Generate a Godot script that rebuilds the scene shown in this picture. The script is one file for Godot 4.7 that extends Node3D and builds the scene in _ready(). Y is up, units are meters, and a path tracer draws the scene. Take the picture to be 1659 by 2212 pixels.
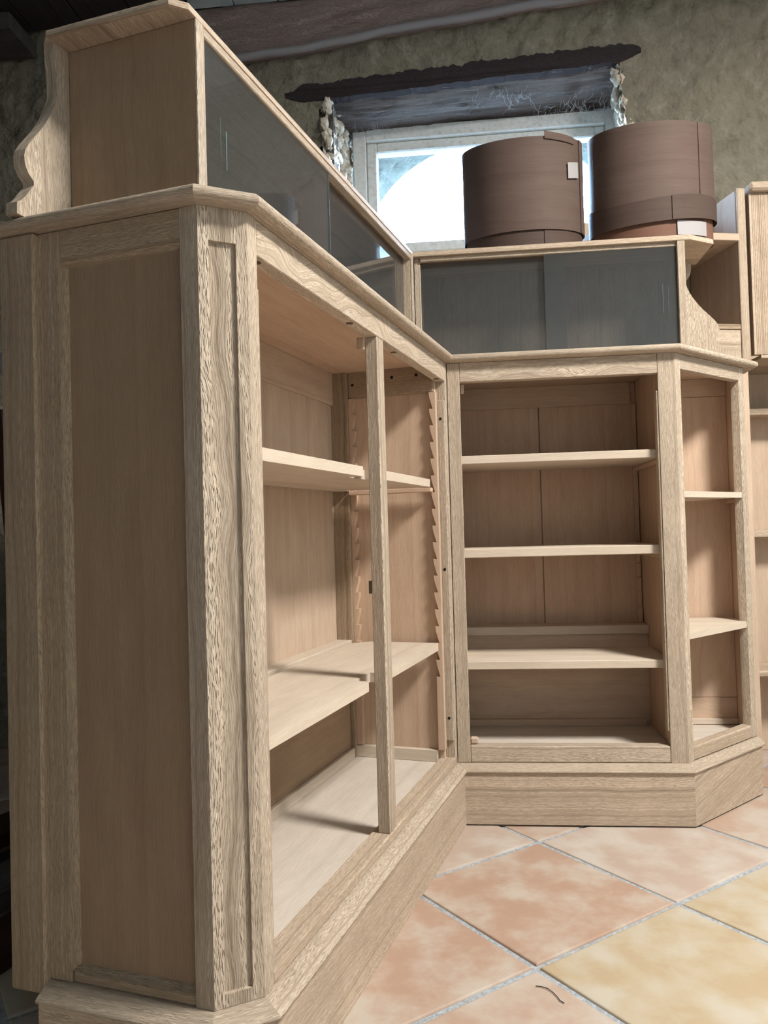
extends Node3D
# An oak shop cabinet in two wings, being restored in a vaulted cellar workshop.
# World frame: the two plinths meet at the origin; x runs along the back wing, the other wing runs towards +z and is turned by PHI.

const PHI := -0.2307
var M := {}
var rng := RandomNumberGenerator.new()
var used := {}

func _ready() -> void:
	rng.seed = 4711
	# ---------- camera ----------
	var cam := Camera3D.new()
	cam.name = "camera"
	add_child(cam)
	cam.position = Vector3(0.016, 0.6698, 1.78675)
	cam.basis = Basis.from_euler(Vector3(0.0227, 0.1019, -0.0276))
	cam.fov = rad_to_deg(2.0 * atan(1106.0 / 1694.869))
	cam.near = 0.02
	cam.current = true
	# ---------- sky ----------
	var env := Environment.new()
	var sm := ProceduralSkyMaterial.new()
	sm.sky_top_color = Color(0.62, 0.80, 1.0)
	sm.sky_horizon_color = Color(0.86, 0.94, 1.0)
	sm.ground_bottom_color = Color(0.45, 0.47, 0.45)
	sm.ground_horizon_color = Color(0.62, 0.64, 0.62)
	sm.sky_energy_multiplier = 10.0
	sm.ground_energy_multiplier = 3.0
	var sky := Sky.new()
	sky.sky_material = sm
	env.background_mode = Environment.BG_SKY
	env.sky = sky
	env.tonemap_mode = Environment.TONE_MAPPER_LINEAR
	env.tonemap_exposure = 1.0
	env.sdfgi_enabled = true
	env.ssao_enabled = true
	env.ssil_enabled = true
	var we := WorldEnvironment.new()
	we.name = "world_environment"
	we.environment = env
	add_child(we)
	make_materials()
	ceiling_lamp(Vector3(1.25, 2.26, 1.05), 0.40, 10.6)
	room()
	window_and_lintel()
	cabinet_long()
	cabinet_back()
	showcase_long()
	showcase_back()
	rolls()
	rear_things()
	small_things()

# =====================================================================
# textures and materials
# =====================================================================
func periodic_table(n: int, sd: int, waves: int, falloff: float) -> PackedFloat32Array:
	var r := RandomNumberGenerator.new()
	r.seed = sd
	var t := PackedFloat32Array()
	t.resize(n)
	var peak := 0.0
	var parts := []
	for k in range(1, waves + 1):
		parts.append([k, r.randf() * TAU, pow(k, -falloff) * r.randf_range(0.4, 1.0)])
	for i in n:
		var s := 0.0
		for p in parts:
			s += sin(TAU * float(p[0]) * i / n + float(p[1])) * float(p[2])
		t[i] = s
		peak = maxf(peak, absf(s))
	for i in n:
		t[i] = t[i] / peak
	return t

func streak_image(sd: int, wide: int, high: int, freq: float, size: int) -> PackedByteArray:
	var n := FastNoiseLite.new()
	n.seed = sd
	n.noise_type = FastNoiseLite.TYPE_SIMPLEX
	n.frequency = freq
	n.fractal_octaves = 3
	var im := n.get_seamless_image(wide, high)
	im.convert(Image.FORMAT_L8)
	im.resize(size, size, Image.INTERPOLATE_CUBIC)
	return im.get_data()

# wood: u runs along the grain. warp bends the growth rings, pore is how deep the open pores cut.
func wood(sd: int, dark: Color, light: Color, warp: float, rings: int, ring_amount: float, pore: float, mottled: float) -> Array:
	var S := 1024
	var table := periodic_table(4096, sd, 60, 0.45)
	var warp_u := periodic_table(S, sd + 1, 7, 1.0)
	var warp_w := periodic_table(S, sd + 2, 5, 1.0)
	var fine := streak_image(sd + 3, 90, 1024, 0.20, S)
	var pores := streak_image(sd + 4, 200, 1024, 0.22, S)
	var cloud := streak_image(sd + 5, 160, 160, 0.02, S)
	var col := PackedByteArray()
	col.resize(S * S * 3)
	var hgt := PackedByteArray()
	hgt.resize(S * S)
	for y in S:
		var v := float(y) / S
		var wv: float = warp_w[y]
		for x in S:
			var bend: float = warp_u[x] * (0.6 + 0.4 * wv) + warp_u[(x * 2 + y) % S] * 0.25 * wv
			var q := v + warp * bend
			var ring: float = table[int(fposmod(q * rings, 1.0) * 4095.0)]
			var i := y * S + x
			var ib := posmod(y + int(warp * bend * S), S) * S + x
			var f := float(fine[ib]) / 255.0 - 0.5
			var po := clampf((float(pores[ib]) / 255.0 - 0.58) * 6.0, 0.0, 1.0) * clampf(0.5 + ring, 0.15, 1.0)
			var c := float(cloud[i]) / 255.0 - 0.5
			var t := clampf(0.62 + ring * ring_amount + f * 0.35 + c * mottled - po * pore, 0.0, 1.0)
			var h := clampf(0.6 + ring * ring_amount * 0.8 + f * 0.4 - po * 0.5, 0.0, 1.0)
			col[i * 3] = int(lerpf(dark.r, light.r, t) * 255.0)
			col[i * 3 + 1] = int(lerpf(dark.g, light.g, t) * 255.0)
			col[i * 3 + 2] = int(lerpf(dark.b, light.b, t) * 255.0)
			hgt[i] = int(h * 255.0)
	return [ImageTexture.create_from_image(Image.create_from_data(S, S, false, Image.FORMAT_RGB8, col)),
		ImageTexture.create_from_image(Image.create_from_data(S, S, false, Image.FORMAT_L8, hgt))]

func wood_mat(tex: Array, tint: Color, relief: float, rough := 0.78) -> StandardMaterial3D:
	var m := StandardMaterial3D.new()
	m.albedo_texture = tex[0]
	m.albedo_color = tint
	m.roughness = rough
	m.metallic_specular = 0.3
	if relief > 0.0:
		m.heightmap_enabled = true
		m.heightmap_texture = tex[1]
		m.heightmap_scale = relief
	return m

func noise_tex(sd: int, freq: float, ramp: Array, size := 512, oct := 5) -> NoiseTexture2D:
	var n := FastNoiseLite.new()
	n.seed = sd
	n.noise_type = FastNoiseLite.TYPE_SIMPLEX_SMOOTH
	n.frequency = freq
	n.fractal_octaves = oct
	n.fractal_gain = 0.58
	var t := NoiseTexture2D.new()
	t.width = size
	t.height = size
	t.seamless = true
	t.noise = n
	if ramp.size():
		var g := Gradient.new()
		var offs := PackedFloat32Array()
		var cols := PackedColorArray()
		for r in ramp:
			offs.append(r[0])
			cols.append(r[1])
		g.offsets = offs
		g.colors = cols
		t.color_ramp = g
	return t

func plain(c: Color, rough := 0.8, metal := 0.0) -> StandardMaterial3D:
	var m := StandardMaterial3D.new()
	m.albedo_color = c
	m.roughness = rough
	m.metallic = metal
	return m

func triplanar(alb: Texture2D, hgt: Texture2D, scale: float, relief: float, tint := Color(1, 1, 1), rough := 0.9) -> StandardMaterial3D:
	var m := StandardMaterial3D.new()
	m.albedo_texture = alb
	m.albedo_color = tint
	m.roughness = rough
	m.metallic_specular = 0.25
	m.uv1_triplanar = true
	m.uv1_world_triplanar = true
	m.uv1_scale = Vector3(scale, scale, scale)
	if hgt:
		m.heightmap_enabled = true
		m.heightmap_texture = hgt
		m.heightmap_scale = relief
	return m

func make_materials() -> void:
	var oak := wood(11, Color(0.44, 0.385, 0.33), Color(0.89, 0.835, 0.77), 0.030, 1, 0.30, 0.46, 0.08)
	var flame := wood(29, Color(0.45, 0.395, 0.34), Color(0.89, 0.835, 0.77), 0.16, 1, 0.30, 0.40, 0.10)
	var ven := wood(53, Color(0.615, 0.535, 0.465), Color(0.835, 0.76, 0.69), 0.04, 1, 0.16, 0.14, 0.22)
	var pale := wood(67, Color(0.66, 0.61, 0.56), Color(0.86, 0.82, 0.775), 0.05, 1, 0.16, 0.12, 0.20)
	M.oak = wood_mat(oak, Color(1, 0.985, 0.965), 0.15)
	M.oak_flame = wood_mat(flame, Color(1, 0.985, 0.965), 0.13)
	M.oak_smooth = wood_mat(oak, Color(0.98, 0.95, 0.92), 0.05)
	M.oak_brown = wood_mat(oak, Color(0.87, 0.83, 0.77), 0.05)
	M.shelf = wood_mat(pale, Color(0.99, 0.97, 0.94), 0.015)
	M.veneer = wood_mat(ven, Color(0.97, 0.95, 0.93), 0.01)
	M.veneer_pink = wood_mat(ven, Color(1.0, 0.96, 0.93), 0.01)
	M.panel_brown = wood_mat(ven, Color(0.79, 0.74, 0.675), 0.03)
	M.floorboard = wood_mat(pale, Color(1, 1, 1), 0.01)
	M.roll = wood_mat(ven, Color(0.50, 0.465, 0.475), 0.01, 0.7)
	M.roll_dark = wood_mat(ven, Color(0.43, 0.395, 0.40), 0.01, 0.7)
	M.roll_red = wood_mat(ven, Color(0.60, 0.49, 0.46), 0.01, 0.7)

	M.old_wood = wood_mat(oak, Color(0.60, 0.56, 0.57), 0.6, 0.95)
	M.beam = wood_mat(flame, Color(0.86, 0.82, 0.86), 0.3, 0.95)
	M.old_dark = wood_mat(oak, Color(0.35, 0.335, 0.38), 0.35, 0.95)
	M.waney = plain(Color(0.56, 0.54, 0.55), 0.95)
	M.dark_board = wood_mat(oak, Color(0.34, 0.24, 0.19), 0.03)
	M.grey_board = wood_mat(oak, Color(0.46, 0.47, 0.50), 0.05)
	M.hole = plain(Color(0.06, 0.045, 0.035), 1.0)
	M.plug = plain(Color(0.36, 0.28, 0.20), 0.9)
	M.metal = plain(Color(0.45, 0.40, 0.34), 0.45, 0.8)
	# plaster and stone
	var hn := noise_tex(71, 0.012, [], 512, 6)
	var pl := noise_tex(72, 0.010, [[0.0, Color(0.39, 0.365, 0.32)], [0.3, Color(0.465, 0.44, 0.385)], [0.7, Color(0.505, 0.48, 0.425)], [1.0, Color(0.56, 0.54, 0.49)]], 1024, 7)
	M.plaster = triplanar(pl, hn, 1.4, 1.7)
	var st := noise_tex(73, 0.01, [[0.0, Color(0.20, 0.19, 0.18)], [0.5, Color(0.34, 0.32, 0.30)], [1.0, Color(0.48, 0.46, 0.43)]], 512, 5)
	M.stone_dark = triplanar(st, hn, 1.1, 2.5)
	var lime := noise_tex(74, 0.02, [[0.0, Color(0.52, 0.45, 0.38)], [0.4, Color(0.78, 0.73, 0.66)], [1.0, Color(0.93, 0.91, 0.87)]], 512, 5)
	M.lime = triplanar(lime, hn, 5.0, 0.6)
	M.daylit_whitewash = triplanar(noise_tex(75, 0.01, [[0.0, Color(0.66, 0.72, 0.75)], [1.0, Color(0.80, 0.84, 0.86)]], 512), hn, 1.5, 0.5)  # blue of the window daylight on the ceiling boards is tinted in here
	M.outer = triplanar(noise_tex(76, 0.02, [[0.0, Color(0.42, 0.43, 0.41)], [1.0, Color(0.64, 0.65, 0.62)]], 512), hn, 2.0, 0.8)
	M.frame = triplanar(noise_tex(77, 0.03, [[0.0, Color(0.72, 0.71, 0.68)], [0.3, Color(0.86, 0.86, 0.84)], [1.0, Color(0.92, 0.92, 0.91)]], 512), null, 3.0, 0.0, Color(1, 1, 1), 0.5)
	# glass: window and old dusty showcase panes, their dark tint painting in interior shade
	M.pane = glass(Color(0.80, 0.92, 0.95), 0.05, 0.02)
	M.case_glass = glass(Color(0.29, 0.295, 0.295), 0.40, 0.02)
	M.glass_edge = plain(Color(0.10, 0.24, 0.23), 0.2)
	M.pull = plain(Color(0.42, 0.50, 0.50), 0.15)
	# tiles
	M.tiles = []
	var palettes := [
		[Color(0.66, 0.545, 0.475), Color(0.695, 0.61, 0.55), Color(0.725, 0.68, 0.635)],
		[Color(0.685, 0.605, 0.555), Color(0.715, 0.66, 0.615), Color(0.74, 0.705, 0.67)],
		[Color(0.68, 0.605, 0.495), Color(0.705, 0.65, 0.565), Color(0.725, 0.69, 0.635)],
		[Color(0.675, 0.57, 0.505), Color(0.705, 0.63, 0.575), Color(0.73, 0.69, 0.65)]]
	var th := noise_tex(90, 0.03, [], 512, 5)
	for k in palettes.size():
		var p: Array = palettes[k]
		var t := noise_tex(91 + k, 0.0058, [[0.0, p[0]], [0.30, (p[0] as Color).lerp(p[1], 0.2)], [0.52, p[1]], [0.74, (p[1] as Color).lerp(p[2], 0.8)], [1.0, p[2]]], 1024, 6)
		var m := StandardMaterial3D.new()
		m.albedo_texture = t
		m.roughness = 0.42
		m.metallic_specular = 0.35
		m.heightmap_enabled = true
		m.heightmap_texture = th
		m.heightmap_scale = 0.04
		M.tiles.append(m)
	M.grout = triplanar(noise_tex(99, 0.05, [[0.0, Color(0.54, 0.56, 0.58)], [1.0, Color(0.72, 0.74, 0.76)]], 256), th, 6.0, 0.2)
	M.web = plain(Color(0.80, 0.80, 0.80), 0.9)
	M.paper = plain(Color(0.62, 0.60, 0.60), 0.7)
	M.plastic = plain(Color(0.72, 0.73, 0.76), 0.4)

func glass(c: Color, a: float, rough: float) -> StandardMaterial3D:
	var m := StandardMaterial3D.new()
	m.albedo_color = Color(c.r, c.g, c.b, a)
	m.transparency = BaseMaterial3D.TRANSPARENCY_ALPHA
	m.roughness = rough
	m.metallic_specular = 0.5
	return m

# =====================================================================
# scene helpers
# =====================================================================
func numbered(called: String) -> String:
	if not used.has(called):
		used[called] = 0
		return called
	used[called] += 1
	return "%s_%03d" % [called, used[called]]

func thing(called: String, label: String, category: String, at := Vector3.ZERO, turn := 0.0, group := "") -> Node3D:
	var o := Node3D.new()
	o.name = numbered(called)
	add_child(o)
	o.position = at
	o.rotation.y = turn
	o.set_meta("label", label)
	o.set_meta("category", category)
	if group:
		o.set_meta("group", group)
	return o

func setting(called: String, label: String, category: String) -> Node3D:
	var o := thing(called, label, category)
	o.set_meta("kind", "structure")
	return o

func put(parent: Node3D, called: String, mesh: Mesh, mat: Material, at := Vector3.ZERO, basis := Basis.IDENTITY) -> MeshInstance3D:
	var o := MeshInstance3D.new()
	o.name = called
	o.mesh = mesh
	o.material_override = mat
	parent.add_child(o, true)
	o.transform = Transform3D(basis, at)
	return o

func done(st: SurfaceTool) -> ArrayMesh:
	return st.commit()

func begin() -> SurfaceTool:
	var st := SurfaceTool.new()
	st.begin(Mesh.PRIMITIVE_TRIANGLES)
	return st

func tri(st: SurfaceTool, a: Vector3, b: Vector3, c: Vector3, n: Vector3, ua: Vector2, ub: Vector2, uc: Vector2) -> void:
	if (b - a).cross(c - a).dot(n) > 0.0:
		var t := b
		b = c
		c = t
		var u := ub
		ub = uc
		uc = u
	st.set_normal(n)
	st.set_uv(ua)
	st.add_vertex(a)
	st.set_normal(n)
	st.set_uv(ub)
	st.add_vertex(b)
	st.set_normal(n)
	st.set_uv(uc)
	st.add_vertex(c)

# wood coordinates: U along the grain axis (0.8 m a tile), V across (0.2 m a tile)
func wuv(p: Vector3, n: Vector3, g: int, off: Vector2) -> Vector2:
	var an := n.abs()
	var k := an.max_axis_index()
	if k == g and an[g] < 0.85:
		an[g] = 0.0
		k = an.max_axis_index()
	var v := 0.0
	if k == g:
		var a := (g + 1) % 3
		var b := (g + 2) % 3
		return Vector2(p[a] * 4.0 / 0.8 * 0.15, p[b] / 0.2) + off
	for a in 3:
		if a != g and a != k:
			v = p[a]
	return Vector2(p[g] / 0.8, (v + p[k] * 0.37) / 0.2) + off

func face(st: SurfaceTool, pts: Array, n: Vector3, g: int, off: Vector2) -> void:
	for i in range(1, pts.size() - 1):
		tri(st, pts[0], pts[i], pts[i + 1], n, wuv(pts[0], n, g, off), wuv(pts[i], n, g, off), wuv(pts[i + 1], n, g, off))

func quad3(st: SurfaceTool, a: Vector3, b: Vector3, c: Vector3, d: Vector3, out: Vector3, g: int, off: Vector2) -> void:
	var n := (b - a).cross(c - a)
	if n.length() < 1e-12:
		n = (c - a).cross(d - a)
	n = n.normalized()
	if n.dot(out) < 0.0:
		n = -n
	tri(st, a, b, c, n, wuv(a, n, g, off), wuv(b, n, g, off), wuv(c, n, g, off))
	tri(st, a, c, d, n, wuv(a, n, g, off), wuv(c, n, g, off), wuv(d, n, g, off))

# a board with eased edges, grain along axis g
func add_board(st: SurfaceTool, lo: Vector3, hi: Vector3, g: int, bev := 0.0012) -> void:
	var off := Vector2(rng.randf(), rng.randf())
	var c := (lo + hi) / 2
	var h := (hi - lo).abs() / 2
	bev = minf(bev, minf(h.x, minf(h.y, h.z)) * 0.45)
	for k in 3:
		var a := (k + 1) % 3
		var b := (k + 2) % 3
		for s in [-1.0, 1.0]:
			var n := Vector3.ZERO
			n[k] = s
			var pts := []
			for q in [[-1.0, -1.0], [1.0, -1.0], [1.0, 1.0], [-1.0, 1.0]]:
				var p := Vector3.ZERO
				p[k] = s * h[k]
				p[a] = q[0] * (h[a] - bev)
				p[b] = q[1] * (h[b] - bev)
				pts.append(c + p)
			face(st, pts, n, g, off)
		for sa in [-1.0, 1.0]:
			for sb in [-1.0, 1.0]:
				var n := Vector3.ZERO
				n[a] = sa
				n[b] = sb
				n = n.normalized()
				var pts := []
				for q in [[-1.0, 0], [1.0, 0], [1.0, 1], [-1.0, 1]]:
					var p := Vector3.ZERO
					p[k] = q[0] * (h[k] - bev)
					p[a] = sa * (h[a] - (bev if q[1] == 1 else 0.0))
					p[b] = sb * (h[b] - (0.0 if q[1] == 1 else bev))
					pts.append(c + p)
				var m := n
				face(st, pts, m, g, off)
	for sx in [-1.0, 1.0]:
		for sy in [-1.0, 1.0]:
			for sz in [-1.0, 1.0]:
				var s := Vector3(sx, sy, sz)
				var p1 := c + s * Vector3(h.x, h.y - bev, h.z - bev)
				var p2 := c + s * Vector3(h.x - bev, h.y, h.z - bev)
				var p3 := c + s * Vector3(h.x - bev, h.y - bev, h.z)
				face(st, [p1, p2, p3], s.normalized(), g, off)

func board(parent: Node3D, called: String, mat: Material, x0: float, x1: float, y0: float, y1: float, z0: float, z1: float, g := 1, bev := 0.0012) -> MeshInstance3D:
	var st := begin()
	add_board(st, Vector3(minf(x0, x1), minf(y0, y1), minf(z0, z1)), Vector3(maxf(x0, x1), maxf(y0, y1), maxf(z0, z1)), g, bev)
	return put(parent, called, done(st), mat)

# a board that lies in its own frame: centre, basis, size
func board_at(parent: Node3D, called: String, mat: Material, at: Vector3, basis: Basis, size: Vector3, g := 0, bev := 0.0012) -> MeshInstance3D:
	var st := begin()
	add_board(st, -size / 2, size / 2, g, bev)
	return put(parent, called, done(st), mat, at, basis)

# extrude a polygon given in two axes (a, b) along the third axis, from t0 to t1
func add_extrude(st: SurfaceTool, poly: PackedVector2Array, a: int, b: int, t0: float, t1: float, g: int, smooth := false) -> void:
	var off := Vector2(rng.randf(), rng.randf())
	var k := 3 - a - b
	var at := func(p: Vector2, t: float) -> Vector3:
		var v := Vector3.ZERO
		v[a] = p.x
		v[b] = p.y
		v[k] = t
		return v
	var idx := Geometry2D.triangulate_polygon(poly)
	for s in 2:
		var t: float = t0 if s == 0 else t1
		var n := Vector3.ZERO
		n[k] = signf(t - (t0 + t1) / 2)
		for i in range(0, idx.size(), 3):
			face(st, [at.call(poly[idx[i]], t), at.call(poly[idx[i + 1]], t), at.call(poly[idx[i + 2]], t)], n, g, off)
	var ccw := not Geometry2D.is_polygon_clockwise(poly)
	var run := 0.0
	for i in poly.size():
		var p := poly[i]
		var q := poly[(i + 1) % poly.size()]
		var d := (q - p).normalized()
		var n2 := Vector2(d.y, -d.x) if ccw else Vector2(-d.y, d.x)
		var n := Vector3.ZERO
		n[a] = n2.x
		n[b] = n2.y
		face(st, [at.call(p, t0), at.call(q, t0), at.call(q, t1), at.call(p, t1)], n, g, off)
		run += (q - p).length()

func extrude(parent: Node3D, called: String, mat: Material, poly: PackedVector2Array, a: int, b: int, t0: float, t1: float, g: int) -> MeshInstance3D:
	var st := begin()
	add_extrude(st, poly, a, b, t0, t1, g)
	return put(parent, called, done(st), mat)

# the outline (x, z) pushed outward along its edges; push[i] scales the offset of edge i (point i to i+1)
func offset_outline(pts: PackedVector2Array, push: Array, d: float) -> PackedVector2Array:
	var n := pts.size()
	var ccw := not Geometry2D.is_polygon_clockwise(pts)
	var out := PackedVector2Array()
	for i in n:
		var p0 := pts[(i + n - 1) % n]
		var p1 := pts[i]
		var p2 := pts[(i + 1) % n]
		var d1 := (p1 - p0).normalized()
		var d2 := (p2 - p1).normalized()
		var n1 := Vector2(d1.y, -d1.x) if ccw else Vector2(-d1.y, d1.x)
		var n2 := Vector2(d2.y, -d2.x) if ccw else Vector2(-d2.y, d2.x)
		var a := p1 + n1 * d * float(push[(i + n - 1) % n])
		var b := p1 + n2 * d * float(push[i])
		var x = Geometry2D.line_intersects_line(a, d1, b, d2)
		out.append(x if x != null else a)
	return out

# a slab with a moulded edge: profile is [offset, y] from the underside up
func moulded(parent: Node3D, called: String, mat: Material, pts: PackedVector2Array, push: Array, profile: Array, g: int) -> MeshInstance3D:
	var st := begin()
	var off := Vector2(rng.randf(), rng.randf())
	var n := pts.size()
	var rings := []
	var run := [0.0]
	for j in profile.size():
		rings.append(offset_outline(pts, push, profile[j][0]))
		if j:
			run.append(run[j - 1] + Vector2(profile[j][0] - profile[j - 1][0], profile[j][1] - profile[j - 1][1]).length())
	var ccw := not Geometry2D.is_polygon_clockwise(pts)
	for i in n:
		var e := (pts[(i + 1) % n] - pts[i]).normalized()
		var out2 := Vector2(e.y, -e.x) if ccw else Vector2(-e.y, e.x)
		var norms := []
		for j in profile.size() - 1:
			var dd := Vector2(float(profile[j + 1][0]) - float(profile[j][0]), float(profile[j + 1][1]) - float(profile[j][1])).normalized()
			norms.append(Vector2(dd.y, -dd.x))
		for j in profile.size() - 1:
			var f: float = push[i]
			var na: Vector2 = norms[j]
			var nb: Vector2 = norms[j]
			if j > 0 and (norms[j - 1] as Vector2).dot(norms[j]) > 0.5:
				na = (norms[j] + norms[j - 1]).normalized()
			if j < norms.size() - 1 and (norms[j + 1] as Vector2).dot(norms[j]) > 0.5:
				nb = (norms[j] + norms[j + 1]).normalized()
			if f == 0.0:
				na = Vector2(1, 0)
				nb = Vector2(1, 0)
			var va := Vector3(out2.x * na.x, na.y, out2.y * na.x).normalized()
			var vb := Vector3(out2.x * nb.x, nb.y, out2.y * nb.x).normalized()
			var A: Vector2 = rings[j][i]
			var B: Vector2 = rings[j][(i + 1) % n]
			var C: Vector2 = rings[j + 1][(i + 1) % n]
			var D: Vector2 = rings[j + 1][i]
			var ya: float = profile[j][1]
			var yb: float = profile[j + 1][1]
			var P := [Vector3(A.x, ya, A.y), Vector3(B.x, ya, B.y), Vector3(C.x, yb, C.y), Vector3(D.x, yb, D.y)]
			var N := [va, va, vb, vb]
			var U := []
			for q in 4:
				var xz := Vector2(P[q].x, P[q].z)
				U.append(Vector2(xz.dot(e) / 0.8, (float(run[j]) if q < 2 else float(run[j + 1])) / 0.2) + off + Vector2(i * 0.31, i * 0.17))
			var mid := (va + vb).normalized()
			for t in [[0, 1, 2], [0, 2, 3]]:
				var w := [t[0], t[1], t[2]]
				if (P[w[1]] - P[w[0]]).cross(P[w[2]] - P[w[0]]).dot(mid) > 0.0:
					w = [t[0], t[2], t[1]]
				for q in w:
					st.set_normal(N[q])
					st.set_uv(U[q])
					st.add_vertex(P[q])
	for s in 2:
		var ring: PackedVector2Array = rings[0] if s == 0 else rings[rings.size() - 1]
		var y: float = profile[0][1] if s == 0 else profile[profile.size() - 1][1]
		var idx := Geometry2D.triangulate_polygon(ring)
		for i in range(0, idx.size(), 3):
			var a := ring[idx[i]]
			var b := ring[idx[i + 1]]
			var c := ring[idx[i + 2]]
			face(st, [Vector3(a.x, y, a.y), Vector3(b.x, y, b.y), Vector3(c.x, y, c.y)], Vector3(0, -1 if s == 0 else 1, 0), g, off)
	return put(parent, called, done(st), mat)

# a rectangle (origin o, edge vectors u, v) with a sunk panel between fractions
func add_sunk(st: SurfaceTool, o: Vector3, u: Vector3, v: Vector3, n: Vector3, u0: float, u1: float, v0: float, v1: float, depth: float, slope: float, g: int) -> void:
	var off := Vector2(rng.randf(), rng.randf())
	var P := func(a: float, b: float, d: float) -> Vector3:
		return o + u * a + v * b - n * d
	var su := slope / u.length()
	var sv := slope / v.length()
	quad3(st, P.call(0, 0, 0), P.call(1, 0, 0), P.call(1, v0, 0), P.call(0, v0, 0), n, g, off)
	quad3(st, P.call(0, v1, 0), P.call(1, v1, 0), P.call(1, 1, 0), P.call(0, 1, 0), n, g, off)
	quad3(st, P.call(0, v0, 0), P.call(u0, v0, 0), P.call(u0, v1, 0), P.call(0, v1, 0), n, g, off)
	quad3(st, P.call(u1, v0, 0), P.call(1, v0, 0), P.call(1, v1, 0), P.call(u1, v1, 0), n, g, off)
	var a := [u0 + su, u1 - su, v0 + sv, v1 - sv]
	quad3(st, P.call(a[0], a[2], depth), P.call(a[1], a[2], depth), P.call(a[1], a[3], depth), P.call(a[0], a[3], depth), n, g, off)
	quad3(st, P.call(u0, v0, 0), P.call(u1, v0, 0), P.call(a[1], a[2], depth), P.call(a[0], a[2], depth), n, g, off)
	quad3(st, P.call(u0, v1, 0), P.call(u1, v1, 0), P.call(a[1], a[3], depth), P.call(a[0], a[3], depth), n, g, off)
	quad3(st, P.call(u0, v0, 0), P.call(u0, v1, 0), P.call(a[0], a[3], depth), P.call(a[0], a[2], depth), n, g, off)
	quad3(st, P.call(u1, v0, 0), P.call(u1, v1, 0), P.call(a[1], a[3], depth), P.call(a[1], a[2], depth), n, g, off)

# a ring of quads between closed loops of points; smooth
func loft(loops: Array, closed_caps := true) -> ArrayMesh:
	var st := begin()
	st.set_smooth_group(0)
	var n: int = loops[0].size()
	for j in loops.size() - 1:
		for i in n:
			var a: Vector3 = loops[j][i]
			var b: Vector3 = loops[j][(i + 1) % n]
			var c: Vector3 = loops[j + 1][(i + 1) % n]
			var d: Vector3 = loops[j + 1][i]
			for p in [a, c, b, a, d, c]:
				st.add_vertex(p)
	if closed_caps:
		for s in 2:
			var L: Array = loops[0] if s == 0 else loops[loops.size() - 1]
			var c := Vector3.ZERO
			for p in L:
				c += p
			c /= L.size()
			for i in n:
				if s == 0:
					for p in [c, L[i], L[(i + 1) % n]]:
						st.add_vertex(p)
				else:
					for p in [c, L[(i + 1) % n], L[i]]:
						st.add_vertex(p)
	st.index()
	st.generate_normals()
	return st.commit()

# a lumpy stone
func stone_mesh(r: Vector3, sd: int) -> ArrayMesh:
	var n := FastNoiseLite.new()
	n.seed = sd
	n.frequency = 1.1
	n.fractal_octaves = 3
	var loops := []
	for j in 9:
		var la := -PI / 2 + PI * (j + 0.35) / 8.7
		var L := []
		for i in 14:
			var lo := TAU * i / 14
			var d := Vector3(cos(la) * cos(lo), sin(la), cos(la) * sin(lo))
			L.append(d * r * (1.0 + 0.55 * n.get_noise_3dv(d * 1.2) + 0.25 * n.get_noise_3dv(d * 3.0)))
		loops.append(L)
	return loft(loops)

func tube(pts: Array, rad: float, sides := 5) -> ArrayMesh:
	var loops := []
	for i in pts.size():
		var d: Vector3 = ((pts[mini(i + 1, pts.size() - 1)] as Vector3) - (pts[maxi(i - 1, 0)] as Vector3)).normalized()
		var a := d.cross(Vector3(0.3, 1, 0.2)).normalized()
		var b := d.cross(a)
		var L := []
		for k in sides:
			L.append((pts[i] as Vector3) + (a * cos(TAU * k / sides) + b * sin(TAU * k / sides)) * rad)
		loops.append(L)
	return loft(loops)

func disc(parent: Node3D, called: String, mat: Material, at: Vector3, n: Vector3, r: float, thick := 0.001) -> void:
	var c := CylinderMesh.new()
	c.top_radius = r
	c.bottom_radius = r
	c.height = thick
	c.radial_segments = 14
	c.rings = 1
	var b := Basis.IDENTITY
	if absf(n.y) < 0.99:
		b = Basis(Vector3.UP.cross(n).normalized(), Vector3.UP.angle_to(n))
	put(parent, called, c, mat, at, b)

func V2(a: Array) -> PackedVector2Array:
	var p := PackedVector2Array()
	for q in a:
		p.append(Vector2(q[0], q[1]))
	return p

# a point of the long wing's frame in the world
func W(p: Vector3) -> Vector3:
	return Basis(Vector3.UP, PHI) * p

# =====================================================================
# light
# =====================================================================
func ceiling_lamp(at: Vector3, side: float, power: float) -> void:
	var t := thing("ceiling_lamp", "square white ceiling lamp panel lighting the workshop", "lamp", at)
	board(t, "housing", M.frame, -side / 2 - 0.02, side / 2 + 0.02, 0.012, 0.09, -side / 2 - 0.02, side / 2 + 0.02, 0, 0.004)
	var glow := StandardMaterial3D.new()
	glow.albedo_color = Color(0.95, 0.95, 0.95)
	glow.emission_enabled = true
	glow.emission = Color(1.0, 0.95, 0.87)
	glow.emission_energy_multiplier = 1.5
	board(t, "diffuser", glow, -side / 2, side / 2, 0.0, 0.012, -side / 2, side / 2, 0, 0.002)
	var l := AreaLight3D.new()
	l.name = "lamp_light"
	l.area_size = Vector2(side, side)
	l.light_color = Color(1.0, 0.985, 0.955)
	l.light_energy = power
	l.area_range = 12.0
	l.shadow_enabled = true
	t.add_child(l)
	l.position = Vector3(0, -0.006, 0)
	l.rotation.x = -PI / 2

# =====================================================================
# the room
# =====================================================================
const WZ := -0.62          # face of the back wall
const WT := -0.90          # its far side, where the window sits
const CEIL := 2.338

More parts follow.
